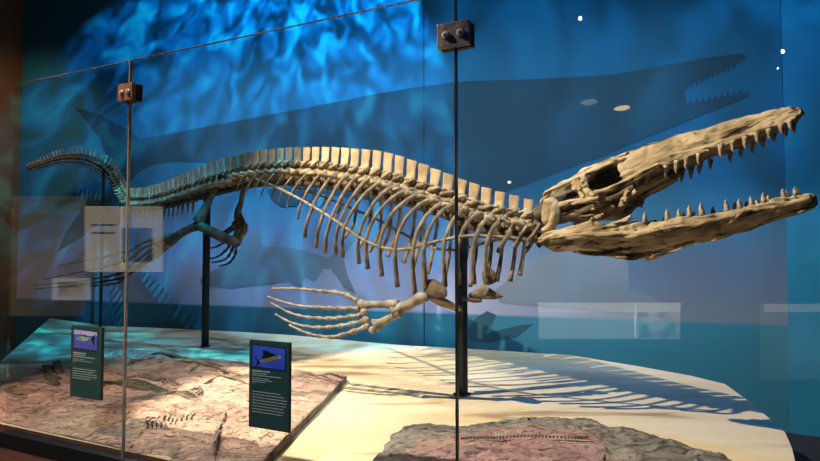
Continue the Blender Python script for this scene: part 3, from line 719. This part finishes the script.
def jbar(pp, rad):
    q = [med(x, y, o) for x, y, o in pp]
    mb.tube(q, rad, 16, 1.0, None, 14); mb.tube([mirror(p) for p in q], rad, 16, 1.0, None, 14)
jbar([(600, 230, 0.22), (614, 225, 0.215), (631, 217.5, 0.20)], [0.016, 0.022, 0.014])
jbar([(590, 226, 0.215), (594, 219, 0.21), (603, 214, 0.19)], [0.018, 0.016, 0.008])
jbar([(545, 240, 0.22), (575, 236, 0.235), (605, 236, 0.235), (650, 233, 0.20), (700, 224, 0.145)], [0.02, 0.022, 0.022, 0.018, 0.010])
jbar([(580, 252, 0.16), (620, 255, 0.155), (633, 257, 0.14), (650, 253, 0.12)], [0.014, 0.018, 0.022, 0.014])
mb.jitter(0.009, 10); mb.jitter(0.0035, 34)
JAW = mb.build('mandible', M['jaw'], SK)
roughen(JAW, 0.17, 0.013, 0.004)
def tooth(base, tip, r, parent, name):
    ax = tip - base; mid = base + ax * 0.5 - D * (ax.length * 0.06)
    m_ = MB(); m_.tube([base - ax * 0.25, base, base + ax * 0.25, mid + ax * 0.1, base + ax * 0.85, tip], [r * 1.15, r * 1.2, r * 0.95, r * 0.72, r * 0.36, r * 0.06], 8)
    m_.build(name, M['tooth'], parent)
def row_teeth(lst, off, parent, name):
    for (bx, by, tx, ty) in lst:
        tx, ty = bx + (tx - bx) * 0.9, by + (ty - by) * 0.9
        o = off(bx); b = med(bx, by, o); t = med(tx, ty, o)
        r = max(0.012, (t - b).length * 0.25)
        for far in (False, True): tooth(mirror(b) if far else b, mirror(t) if far else t, r, parent, name)
row_teeth([(638, 179, 637, 188), (648, 174.5, 647.5, 185.5), (666, 168, 666, 179), (677, 163, 676.5, 175.5), (687, 159, 686, 171), (699, 155.5, 699, 166.5), (721, 147, 721.5, 159), (733, 143, 733.5, 153.5), (745, 139, 746, 150.5), (757, 135, 758.5, 144.5), (769, 131, 770, 140), (781, 126.5, 783, 135), (790, 122, 792, 131.5)], lambda x: hw_at(x) * 0.94, SKULL, 'upper_tooth')
row_teeth([(645, 221, 645, 210.5), (667.5, 218.5, 667, 207.5), (679, 217, 679, 206.5), (690, 215.5, 689, 203.5), (702, 213.5, 700.5, 201.5), (727, 209.5, 725.5, 198), (740, 207, 739, 197.5), (752, 203.5, 750, 195.5), (764, 200, 763, 191.5), (784, 196, 782.5, 187.5), (796, 193.5, 794.5, 186)], lambda x: jw(x), JAW, 'lower_tooth')

# ------------------------------------------------------------------ shoulder girdles and front flipper
def bone(name, pts, rad, m, parent=SK, flat=1.0, jit=0.004):
    mb = MB(); mb.tube([med(x, y, o) for x, y, o in pts], rad, 10, flat, None, 5); mb.jitter(jit, 22); return mb.build(name, m, parent)
def fan(name, px, off, m, th=0.02):
    mb = MB(); P_ = [med(x, y, o) for (x, y), o in zip(px, off)]
    c = sum(P_, Vector()) / len(P_)
    O, _ = resample(P_ + [P_[0]], [0] * (len(P_) + 1), 4); O = O[:-1]
    nv = (O[len(O) // 3] - c).cross(O[0] - c).normalized()
    rings = [[c + (p - c) * q + nv * (k * th) for p in O] for q, k in ((0.2, -1.0), (0.9, -0.8), (1.0, 0), (0.9, 0.8), (0.2, 1.0))]
    mb.loft(rings); mb.jitter(0.004, 25); return mb.build(name, m, SK)
fan('scapula', [(424, 281), (432, 279), (441, 283), (447, 290), (446, 297), (436, 298), (427, 296)], [0.24, 0.24, 0.25, 0.26, 0.27, 0.27, 0.26], M['dark'], 0.014)
fan('coracoid', [(426, 297), (440, 298), (452, 303), (463, 310), (452, 309), (438, 304)], [0.27, 0.25, 0.2, 0.12, 0.14, 0.22], M['bone'], 0.014)
bone('humerus', [(428, 297, 0.27), (420, 298.5, 0.29), (412, 303, 0.31), (402, 307.5, 0.33), (394, 311, 0.34)], [0.022, 0.042, 0.030, 0.036, 0.050], M['flip'])
bone('radius', [(397, 305, 0.34), (384, 304.5, 0.36), (372, 304.5, 0.38), (362, 305, 0.40)], [0.040, 0.024, 0.024, 0.034], M['flip'])
bone('ulna', [(400, 313, 0.34), (390, 318, 0.36), (381, 323, 0.38), (375, 326, 0.40)], [0.032, 0.022, 0.030, 0.052], M['flip'])
mb = MB()
for (x, y, r_) in ((361, 303.5, 0.034), (357, 309, 0.026), (364, 312.5, 0.030), (366, 320, 0.030), (372, 330, 0.030), (367, 326, 0.026)):
    mb.blob(med(x, y, 0.41), (r_, r_ * 0.6, r_ * 0.9), (D, NN, UP), amp=0.25)
mb.build('carpals', M['flip'], SK)
def digit(pts, r0, r1, n, m, o0, o1, name='digit'):
    k = len(pts) - 1
    q = [med(x, y, o0 + (o1 - o0) * i / k) for i, (x, y) in enumerate(pts)]
    P_, _ = resample(q, [0] * len(q), 8)
    al = [0.0]
    for a, b in zip(P_, P_[1:]): al.append(al[-1] + (b - a).length)
    def pos(s):
        for i in range(len(al) - 1):
            if s <= al[i + 1]: return P_[i].lerp(P_[i + 1], (s - al[i]) / max(1e-9, al[i + 1] - al[i]))
        return P_[-1]
    mb = MB(); cuts = [1 - (1 - i / n) ** 1.0 for i in range(n + 1)]
    for i in range(n):
        a, b = cuts[i] * al[-1], cuts[i + 1] * al[-1]; r = r0 + (r1 - r0) * i / (n - 1)
        mb.tube([pos(a), pos(a + (b - a) * 0.08), pos(a + (b - a) * 0.3), pos(a + (b - a) * 0.7), pos(a + (b - a) * 0.92), pos(b)], [r * 0.7, r * 1.15, r * 0.68, r * 0.66, r * 1.1, r * 0.7], 7)
    return mb.build(name, m, SK)
digit([(357, 301), (342, 293.6), (317, 290.6), (292, 288.6), (272.5, 288.6)], 0.020, 0.009, 8, M['flip'], 0.41, 0.62)
digit([(360, 308.6), (330, 308), (300, 306), (280, 301), (267.5, 296.6)], 0.020, 0.008, 9, M['flip'], 0.41, 0.62)
digit([(361, 315), (340, 318), (315, 318), (292, 313.6), (271, 303)], 0.020, 0.008, 9, M['flip'], 0.41, 0.62)
digit([(363.6, 321), (340, 326), (315, 327.4), (292.4, 323), (275, 314)], 0.020, 0.008, 8, M['flip'], 0.41, 0.62)
digit([(365, 327), (352, 332), (332, 337), (310, 334), (289, 325)], 0.020, 0.009, 7, M['flip'], 0.41, 0.60)
# the far shoulder
fan('coracoid', [(468, 295), (477, 288), (482, 283), (488, 287), (496, 292), (503, 297), (494, 299.5), (480, 299), (470, 298)], [-0.02, -0.05, -0.08, -0.1, -0.12, -0.14, -0.1, -0.06, -0.03], M['flip'], 0.02)
fan('scapula', [(483, 271), (490, 268), (496, 274), (496, 282), (488, 285), (483, 280)], [-0.1] * 6, M['dark'], 0.016)
bone('coracoid_strut', [(463, 298, 0.0), (472, 300, -0.02), (482, 301, -0.05)], [0.014, 0.016, 0.01], M['dark'])

# ------------------------------------------------------------------ pelvis and hind flippers
bone('ilium', [(215, 189, 0.07), (209, 201, 0.12), (203, 212, 0.17), (198, 222, 0.20)], [0.026, 0.032, 0.044, 0.060], M['dark'])
bone('pubis', [(198, 225, 0.20), (208, 230, 0.17), (220, 236, 0.10), (232, 241, 0.03), (240, 244, -0.02)], [0.045, 0.048, 0.052, 0.046, 0.03], M['dark'])
bone('femur', [(197, 226, 0.20), (188, 229.5, 0.24), (180, 234, 0.28), (170, 241, 0.32)], [0.050, 0.040, 0.040, 0.056], M['dark'])
bone('tibia', [(170, 237, 0.32), (164, 240, 0.34), (157, 244, 0.36)], [0.045, 0.036, 0.044], M['bone'])
bone('fibula', [(169, 243, 0.32), (163, 248, 0.34), (156, 254, 0.36)], [0.048, 0.040, 0.048], M['bone'])
for pp in ([(154, 239), (140, 244), (125, 252), (103, 265)], [(154, 243), (140, 250), (120, 263), (88, 278)], [(153, 248), (135, 262), (115, 275), (96, 282), (78, 283.5)], [(153, 253), (135, 268), (118, 279), (99, 285.5), (79.5, 286.7)], [(154, 257), (140, 267), (125, 277), (112, 284), (99, 286)]):
    digit(pp, 0.021, 0.008, 7, M['dark'], 0.36, 0.5)
bone('ilium', [(243, 190, -0.07), (241, 202, -0.12), (238, 212, -0.17), (240, 223, -0.20)], [0.024, 0.026, 0.036, 0.062], M['dark'])
bone('ischium', [(232, 225, -0.14), (240, 224, -0.2), (246, 226, -0.22)], [0.03, 0.04, 0.03], M['dark'])
bone('femur', [(240, 226, -0.20), (237, 234, -0.22), (234, 243, -0.24)], [0.045, 0.034, 0.042], M['dark'])
bone('tibia', [(246, 229, -0.24), (242, 236, -0.25), (238, 244, -0.26)], [0.03, 0.024, 0.03], M['bone'])
bone('fibula', [(233, 228, -0.2), (227, 232, -0.22), (222, 237, -0.24)], [0.03, 0.03, 0.035], M['dark'])
for pp in ([(230, 236), (224, 242), (216, 247), (209, 248)], [(232, 240), (227, 249), (219, 256), (209, 259)], [(234, 243), (231, 252), (224, 260), (212, 262.5)], [(236, 245), (235, 255), (229, 263), (219, 266)]):
    digit(pp, 0.020, 0.009, 6, M['dark'], -0.24, -0.3)

# ------------------------------------------------------------------ glass, clamps, rail, placards
ZG = 2.50
def gpt(s, z, off=0.0): p = GB + GD * s + GN * off; return Vector((p.x, p.y, z))
s1 = (on_glass(126, 255) - GB).dot(GD); s2 = (on_glass(456, 255) - GB).dot(GD); s2b = s2 + (s2 - s1)
z_top = lambda px, py: on_glass(px, py).z
ZG = (z_top(126, 61) + z_top(300, 24.5)) / 2
print('glass top', ZG, s1, s2)
TH = 0.012
s0_ = (on_glass(10, 255) - GB).dot(GD)
CASE = tag(empty('glass_display_case', gpt((s0_ + s1) / 2, 0.0)), 'glass case front of three tall panes with metal clamps over a black rail', 'display case')
panes = [(s0_, s1 - 0.0022, 'left glass pane of the case, its right edge at the brown clamp'), (s1 + 0.0022, s2 - 0.0022, 'middle glass pane of the case, between the two clamps'), (s2 + 0.0022, s2b, 'right glass pane of the case, in front of the skull')]
ZL = 0.50
for k, (a, b, lab) in enumerate(panes):
    mb = MB(); mb.box(gpt((a + b) / 2, (ZL + ZG) / 2, -TH / 2), GD, GN, UP, (b - a) / 2, TH / 2, (ZG - ZL) / 2)
    o = mb.build('glass_panel', M['glass'], CASE, False)
    t = MB(); t.box(gpt((a + b) / 2, ZG + 0.001, -TH / 2), GD, GN, UP, (b - a) / 2, TH / 2, 0.0008); t.build('top_edge', M['topedge'], o, False)
    for sx, on in ((a, k > 0), (b, k < 2)):
        if on:
            t = MB(); t.box(gpt(sx, (ZL + ZG) / 2, -TH / 2), GD, GN, UP, 0.0016, TH / 2 + 0.001, (ZG - ZL) / 2); t.build('polished_edge', M['edge_tan'] if abs(sx - s1) < 0.02 else M['edge'], o, False)
def clamp(px, py, s, hw, hh, m, lab):
    z = on_glass(px, py).z
    mb = MB(); mb.box(gpt(s, z, 0.013), GD, GN, UP, hw, 0.012, hh); R_ = mb.build('glass_clamp', m, CASE, False, 0.002); R_['label'] = lab
    mb = MB(); mb.box(gpt(s, z, -TH - 0.013), GD, GN, UP, hw, 0.012, hh); mb.build('back_plate', M['steel'], R_, False, 0.002)
    for sg in (-1, 1):
        mb = MB(); c = gpt(s + sg * hw * 0.46, z, 0.025)
        mb.tube([c - GN * 0.002, c + GN * 0.003, c + GN * 0.004], [hw * 0.24, hw * 0.22, hw * 0.15], 16)
        mb.tube([c + GN * 0.0035, c + GN * 0.0048], hw * 0.10, 6, mi=1)
        mb.build('screw', [M['chrome'], M['black']], R_, False)
clamp(127, 93.5, s1, 0.052, 0.042, M['clamp_brown'], 'brown metal clamp with two screws on the left glass joint')
clamp(453.5, 36.5, s2, 0.062, 0.044, M['clamp'], 'grey metal clamp with two screws on the right glass joint, above the ribs')
mb = MB(); mb.box(gpt((s0_ + s2b) / 2, 0.538, -TH / 2), GD, GN, UP, (s2b - s0_) / 2 + 0.02, 0.03, 0.035)
mb.build('rail', M['rail'], CASE, False)
mb = MB(); mb.box(gpt((s0_ + s2b) / 2, 0.25, -TH / 2), GD, GN, UP, (s2b - s0_) / 2 + 0.02, 0.022, 0.25)
mb.build('base_panel', M['brown'], CASE, False)

def placard(x0, y0, x1, y1, lab, kind):
    """thin placard stuck to the inner face of the glass"""
    a = on_glass(x0, y0, -TH - 0.012); b = on_glass(x1, y1, -TH - 0.012)
    sa, sb = (a - GB).dot(GD), (b - GB).dot(GD); zt = a.z; zb = b.z; W = sb - sa; H = zt - zb
    R_ = tag(empty('fossil_placard', gpt((sa + sb) / 2, zb, -TH - 0.008)), lab, 'placard')
    P = lambda u, v, o=0.0: gpt(sa + W * u, zt - H * v, -TH - 0.0058 + o)
    mb = MB(); mb.box(gpt((sa + sb) / 2, (zt + zb) / 2, -TH - 0.012), GD, GN, UP, W / 2, 0.006, H / 2); bd = mb.build('panel', M['sign'], R_, False)
    mb = MB(); mb.box(gpt(sb + 0.0015, (zt + zb) / 2, -TH - 0.012), GD, GN, UP, 0.0015, 0.0065, H / 2); mb.build('panel_edge', M['signedge'], R_, False)
    def flat(name, uv, m, o, par=R_):
        mb = MB(); mb.prism([P(u, v, o) for u, v in uv], GN * -0.0006); return mb.build(name, m, par, False)
    if kind == 2:
        pf = flat('picture_border', [(0.06, 0.045), (0.92, 0.06), (0.92, 0.32), (0.06, 0.31)], M['black'], 0.0008)
        flat('picture', [(0.085, 0.055), (0.90, 0.07), (0.90, 0.31), (0.085, 0.30)], M['picblue'], 0.0014, pf)
        fx = lambda l: [(0.085 + 0.815 * u, 0.06 + 0.245 * v) for u, v in l]
        flat('fish_body', fx([(0.22, 0.72), (0.33, 0.60), (0.50, 0.50), (0.70, 0.40), (0.82, 0.36), (0.88, 0.44), (0.84, 0.54), (0.70, 0.60), (0.50, 0.70), (0.33, 0.78), (0.24, 0.78)]), M['fishtan'], 0.002, pf)
        flat('fish_fin', fx([(0.30, 0.60), (0.34, 0.40), (0.33, 0.18), (0.45, 0.20), (0.62, 0.30), (0.78, 0.36), (0.60, 0.46), (0.42, 0.56)]), M['black'], 0.0023, pf)
        flat('fish_tail', fx([(0.22, 0.72), (0.14, 0.60), (0.09, 0.56), (0.16, 0.74), (0.13, 0.96), (0.18, 0.92), (0.25, 0.78)]), M['black'], 0.0023, pf)
        flat('fish_head', fx([(0.80, 0.38), (0.86, 0.36), (0.90, 0.44), (0.87, 0.52), (0.81, 0.52)]), M['fishhead'], 0.0026, pf)
        lines = [(0.345, 0.44, 0.012), (0.375, 0.38, 0.007), (0.398, 0.72, 0.007), (0.432, 0.42, 0.005), (0.452, 0.50, 0.005), (0.472, 0.32, 0.005), (0.492, 0.06, 0.005)] + [(0.585 + 0.033 * k, wv, 0.006) for k, wv in enumerate((0.74, 0.80, 0.86, 0.85, 0.84, 0.82, 0.80, 0.78))]
    else:
        pf = flat('picture_border', [(0.07, 0.045), (0.88, 0.06), (0.88, 0.335), (0.07, 0.325)], M['black'], 0.0008)
        flat('picture', [(0.10, 0.055), (0.86, 0.07), (0.86, 0.325), (0.10, 0.315)], M['picindigo'], 0.0014, pf)
        flat('picture_haze', [(0.10, 0.055), (0.86, 0.07), (0.86, 0.12), (0.6, 0.13), (0.35, 0.115), (0.10, 0.125)], M['picviolet'], 0.0017, pf)
        fx = lambda l: [(0.10 + 0.76 * u, 0.06 + 0.255 * v) for u, v in l]
        flat('fish_body', fx([(0.10, 0.46), (0.25, 0.34), (0.45, 0.30), (0.62, 0.36), (0.76, 0.42), (0.64, 0.50), (0.45, 0.58), (0.28, 0.60), (0.14, 0.56)]), M['fishgreen'], 0.002, pf)
        flat('fish_fin', fx([(0.40, 0.32), (0.46, 0.22), (0.54, 0.26), (0.60, 0.36)]), M['black'], 0.0022, pf)
        flat('fish_tail', fx([(0.76, 0.42), (0.84, 0.28), (0.94, 0.10), (0.89, 0.36), (0.88, 0.60), (0.90, 0.86), (0.82, 0.62)]), M['black'], 0.0022, pf)
        lines = [(0.375, 0.42, 0.013), (0.405, 0.40, 0.008), (0.432, 0.72, 0.008), (0.468, 0.38, 0.005), (0.488, 0.62, 0.005), (0.512, 0.08, 0.005)] + [(0.600 + 0.033 * k, wv, 0.006) for k, wv in enumerate((0.76, 0.70, 0.78, 0.80, 0.60))]
    random.seed(kind)
    mb = MB()
    for (v, wv, hh) in lines:
        u = 0.09
        while u < 0.09 + wv - 0.02:
            d = min(random.uniform(0.035, 0.11), 0.09 + wv - u); sl = 0.012 * u
            mb.prism([P(u, v + sl * 0, 0.001), P(u + d, v + sl * 0, 0.001), P(u + d, v + hh, 0.001), P(u, v + hh, 0.001)], GN * -0.0006); u += d + 0.014
    mb.build('lettering', M['ink'], R_, False)
placard(72.5, 325, 101.5, 400.5, 'narrow green placard with a green fish picture, left of the glass joint', 1)
placard(250.5, 339.5, 289.5, 432.5, 'narrow green placard with a sail-finned fish picture, by the slab corner', 2)

# ------------------------------------------------------------------ the gallery behind the visitor (seen only as reflections in the glass)
def lit(name, c0, c1, scale, strength):
    m = bpy.data.materials.new(name); m.use_nodes = True; nt = m.node_tree; L = nt.links.new
    b = nt.nodes['Principled BSDF']; b.inputs['Roughness'].default_value = 0.6
    g = nt.nodes.new('ShaderNodeNewGeometry'); n = nt.nodes.new('ShaderNodeTexNoise'); n.inputs['Scale'].default_value = scale; n.inputs['Detail'].default_value = 4
    L(g.outputs['Position'], n.inputs['Vector'])
    r = nt.nodes.new('ShaderNodeValToRGB'); e = r.color_ramp.elements
    e[0].position = 0.4; e[0].color = (*c0, 1); e[1].position = 0.6; e[1].color = (*c1, 1)
    L(n.outputs[0], r.inputs[0]); L(r.outputs[0], b.inputs['Emission Color']); L(r.outputs[0], b.inputs['Base Color']); b.inputs['Emission Strength'].default_value = strength
    return m
LB = [lit('lit_beige', (0.85, 0.80, 0.68), (0.95, 0.9, 0.8), 2, 1.5), lit('lit_header', (0.9, 0.82, 0.68), (0.95, 0.88, 0.75), 3, 2.6), lit('lit_scene', (0.2, 0.25, 0.22), (0.9, 0.88, 0.8), 5, 1.8), lit('lit_warm', (0.9, 0.72, 0.48), (1.0, 0.85, 0.6), 1.5, 2.0), lit('brown_wall_glow', (0.35, 0.22, 0.11), (0.5, 0.33, 0.18), 0.8, 0.55), lit('lit_teal', (0.25, 0.32, 0.33), (0.35, 0.42, 0.42), 2, 0.7)]
def across(x0, y0, x1, y1, Y): return [glass_mirror(at_y(x, y, Y)) for x, y in ((x0, y0), (x1, y0), (x1, y1), (x0, y1))]
def gallery_panel(x0, y0, x1, y1, Y, m, lab, inner=()):
    q = across(x0, y0, x1, y1, Y); n = (q[1] - q[0]).cross(q[3] - q[0]).normalized()
    if n.dot(Vector((0, 3, 1.5)) - q[0]) < 0: n = -n
    R_ = tag(empty('exhibit_panel', (q[2] + q[3]) / 2), lab, 'panel')
    mb = MB(); mb.prism(q, n * -0.06); mb.build('glow_panel', LB[m], R_, False)
    for (a, b, c, d, k) in inner:
        p = across(a, b, c, d, Y); mb = MB(); mb.prism([v + n * 0.012 for v in p], n * -0.011); mb.build('graphic', LB[k] if k >= 0 else M['black'], R_, False)
gallery_panel(537, 303, 634, 339, 6.0, 0, 'long pale backlit panel across the aisle, mirrored in the glass below the jaw', ((537, 303, 634, 312, 1), (533, 303, 538, 339, -1)))
gallery_panel(636, 303, 680, 339, 6.0, 0, 'backlit panel with a dark tree picture, mirrored in the glass right of the pale one', ((637, 312, 679, 338, 2), (636, 303, 680, 311, 1)))
gallery_panel(764, 304, 830, 380, 5.5, 5, 'dim teal exhibit panel mirrored at the right end of the glass', ((764, 304, 830, 312, 0),))
gallery_panel(84, 206, 120, 272, 7.0, 3, 'bright warm text panel mirrored behind the rear flipper', ((90, 224, 115, 226, 5), (90, 232, 115, 234, 5)))
gallery_panel(122, 206, 160, 272, 7.0, 3, 'warm panel with a grey picture mirrored beside the left glass joint', ((121.5, 228, 152, 262, 5),))
gallery_panel(-60, 196, 82, 316, 7.5, 4, 'broad brown exhibit wall mirrored at the left end of the glass', ((20, 202, 80, 214, 5), (22, 240, 60, 250, 5), (52, 278, 90, 300, 0), (58, 282, 84, 297, 4)))  # wall, no light source: the light falling on it is put into emission
def lamp(px, py, Y, r, strength, col, lab, wide=1.0):
    p = glass_mirror(at_y(px, py, Y)); d = (Vector((0, 3.5, 1.2)) - p).normalized()
    R_ = tag(empty('ceiling_spotlight', p), lab, 'spotlight')
    mb = MB(); mb.tube([p - d * 0.16, p - d * 0.15, p - d * 0.01, p], [r * 0.5, r * 1.4, r * 1.5, r * 1.4], 14); mb.build('housing', M['steel'], R_)
    mb = MB(); mb.tube([p + d * 0.001, p + d * 0.006], r, 14, wide, d.cross(UP)); mb.build('lens', emis('lamp_glow', col, strength), R_)
lamp(580, 18, 7.0, 0.022, 60, (1, 0.95, 0.85), 'ceiling spotlight mirrored as a white dot above the swimming silhouette')
lamp(783, 51, 6.0, 0.018, 60, (1, 0.9, 0.7), 'ceiling spotlight mirrored as a dot beside the right wall joint')
lamp(778, 68, 6.0, 0.010, 40, (1, 0.9, 0.8), 'small ceiling spotlight mirrored just under the brighter dot')
lamp(509, 182, 8.0, 0.022, 25, (1, 0.97, 0.9), 'ceiling spotlight mirrored just above the neck spines')
lamp(622, 108, 8.0, 0.034, 9, (1, 0.72, 0.32), 'golden spotlight mirrored under the silhouette head', 3.2)
lamp(589, 102, 8.0, 0.040, 1.6, (0.85, 0.9, 0.75), 'dim greenish spotlight mirrored left of the golden one', 2.8)
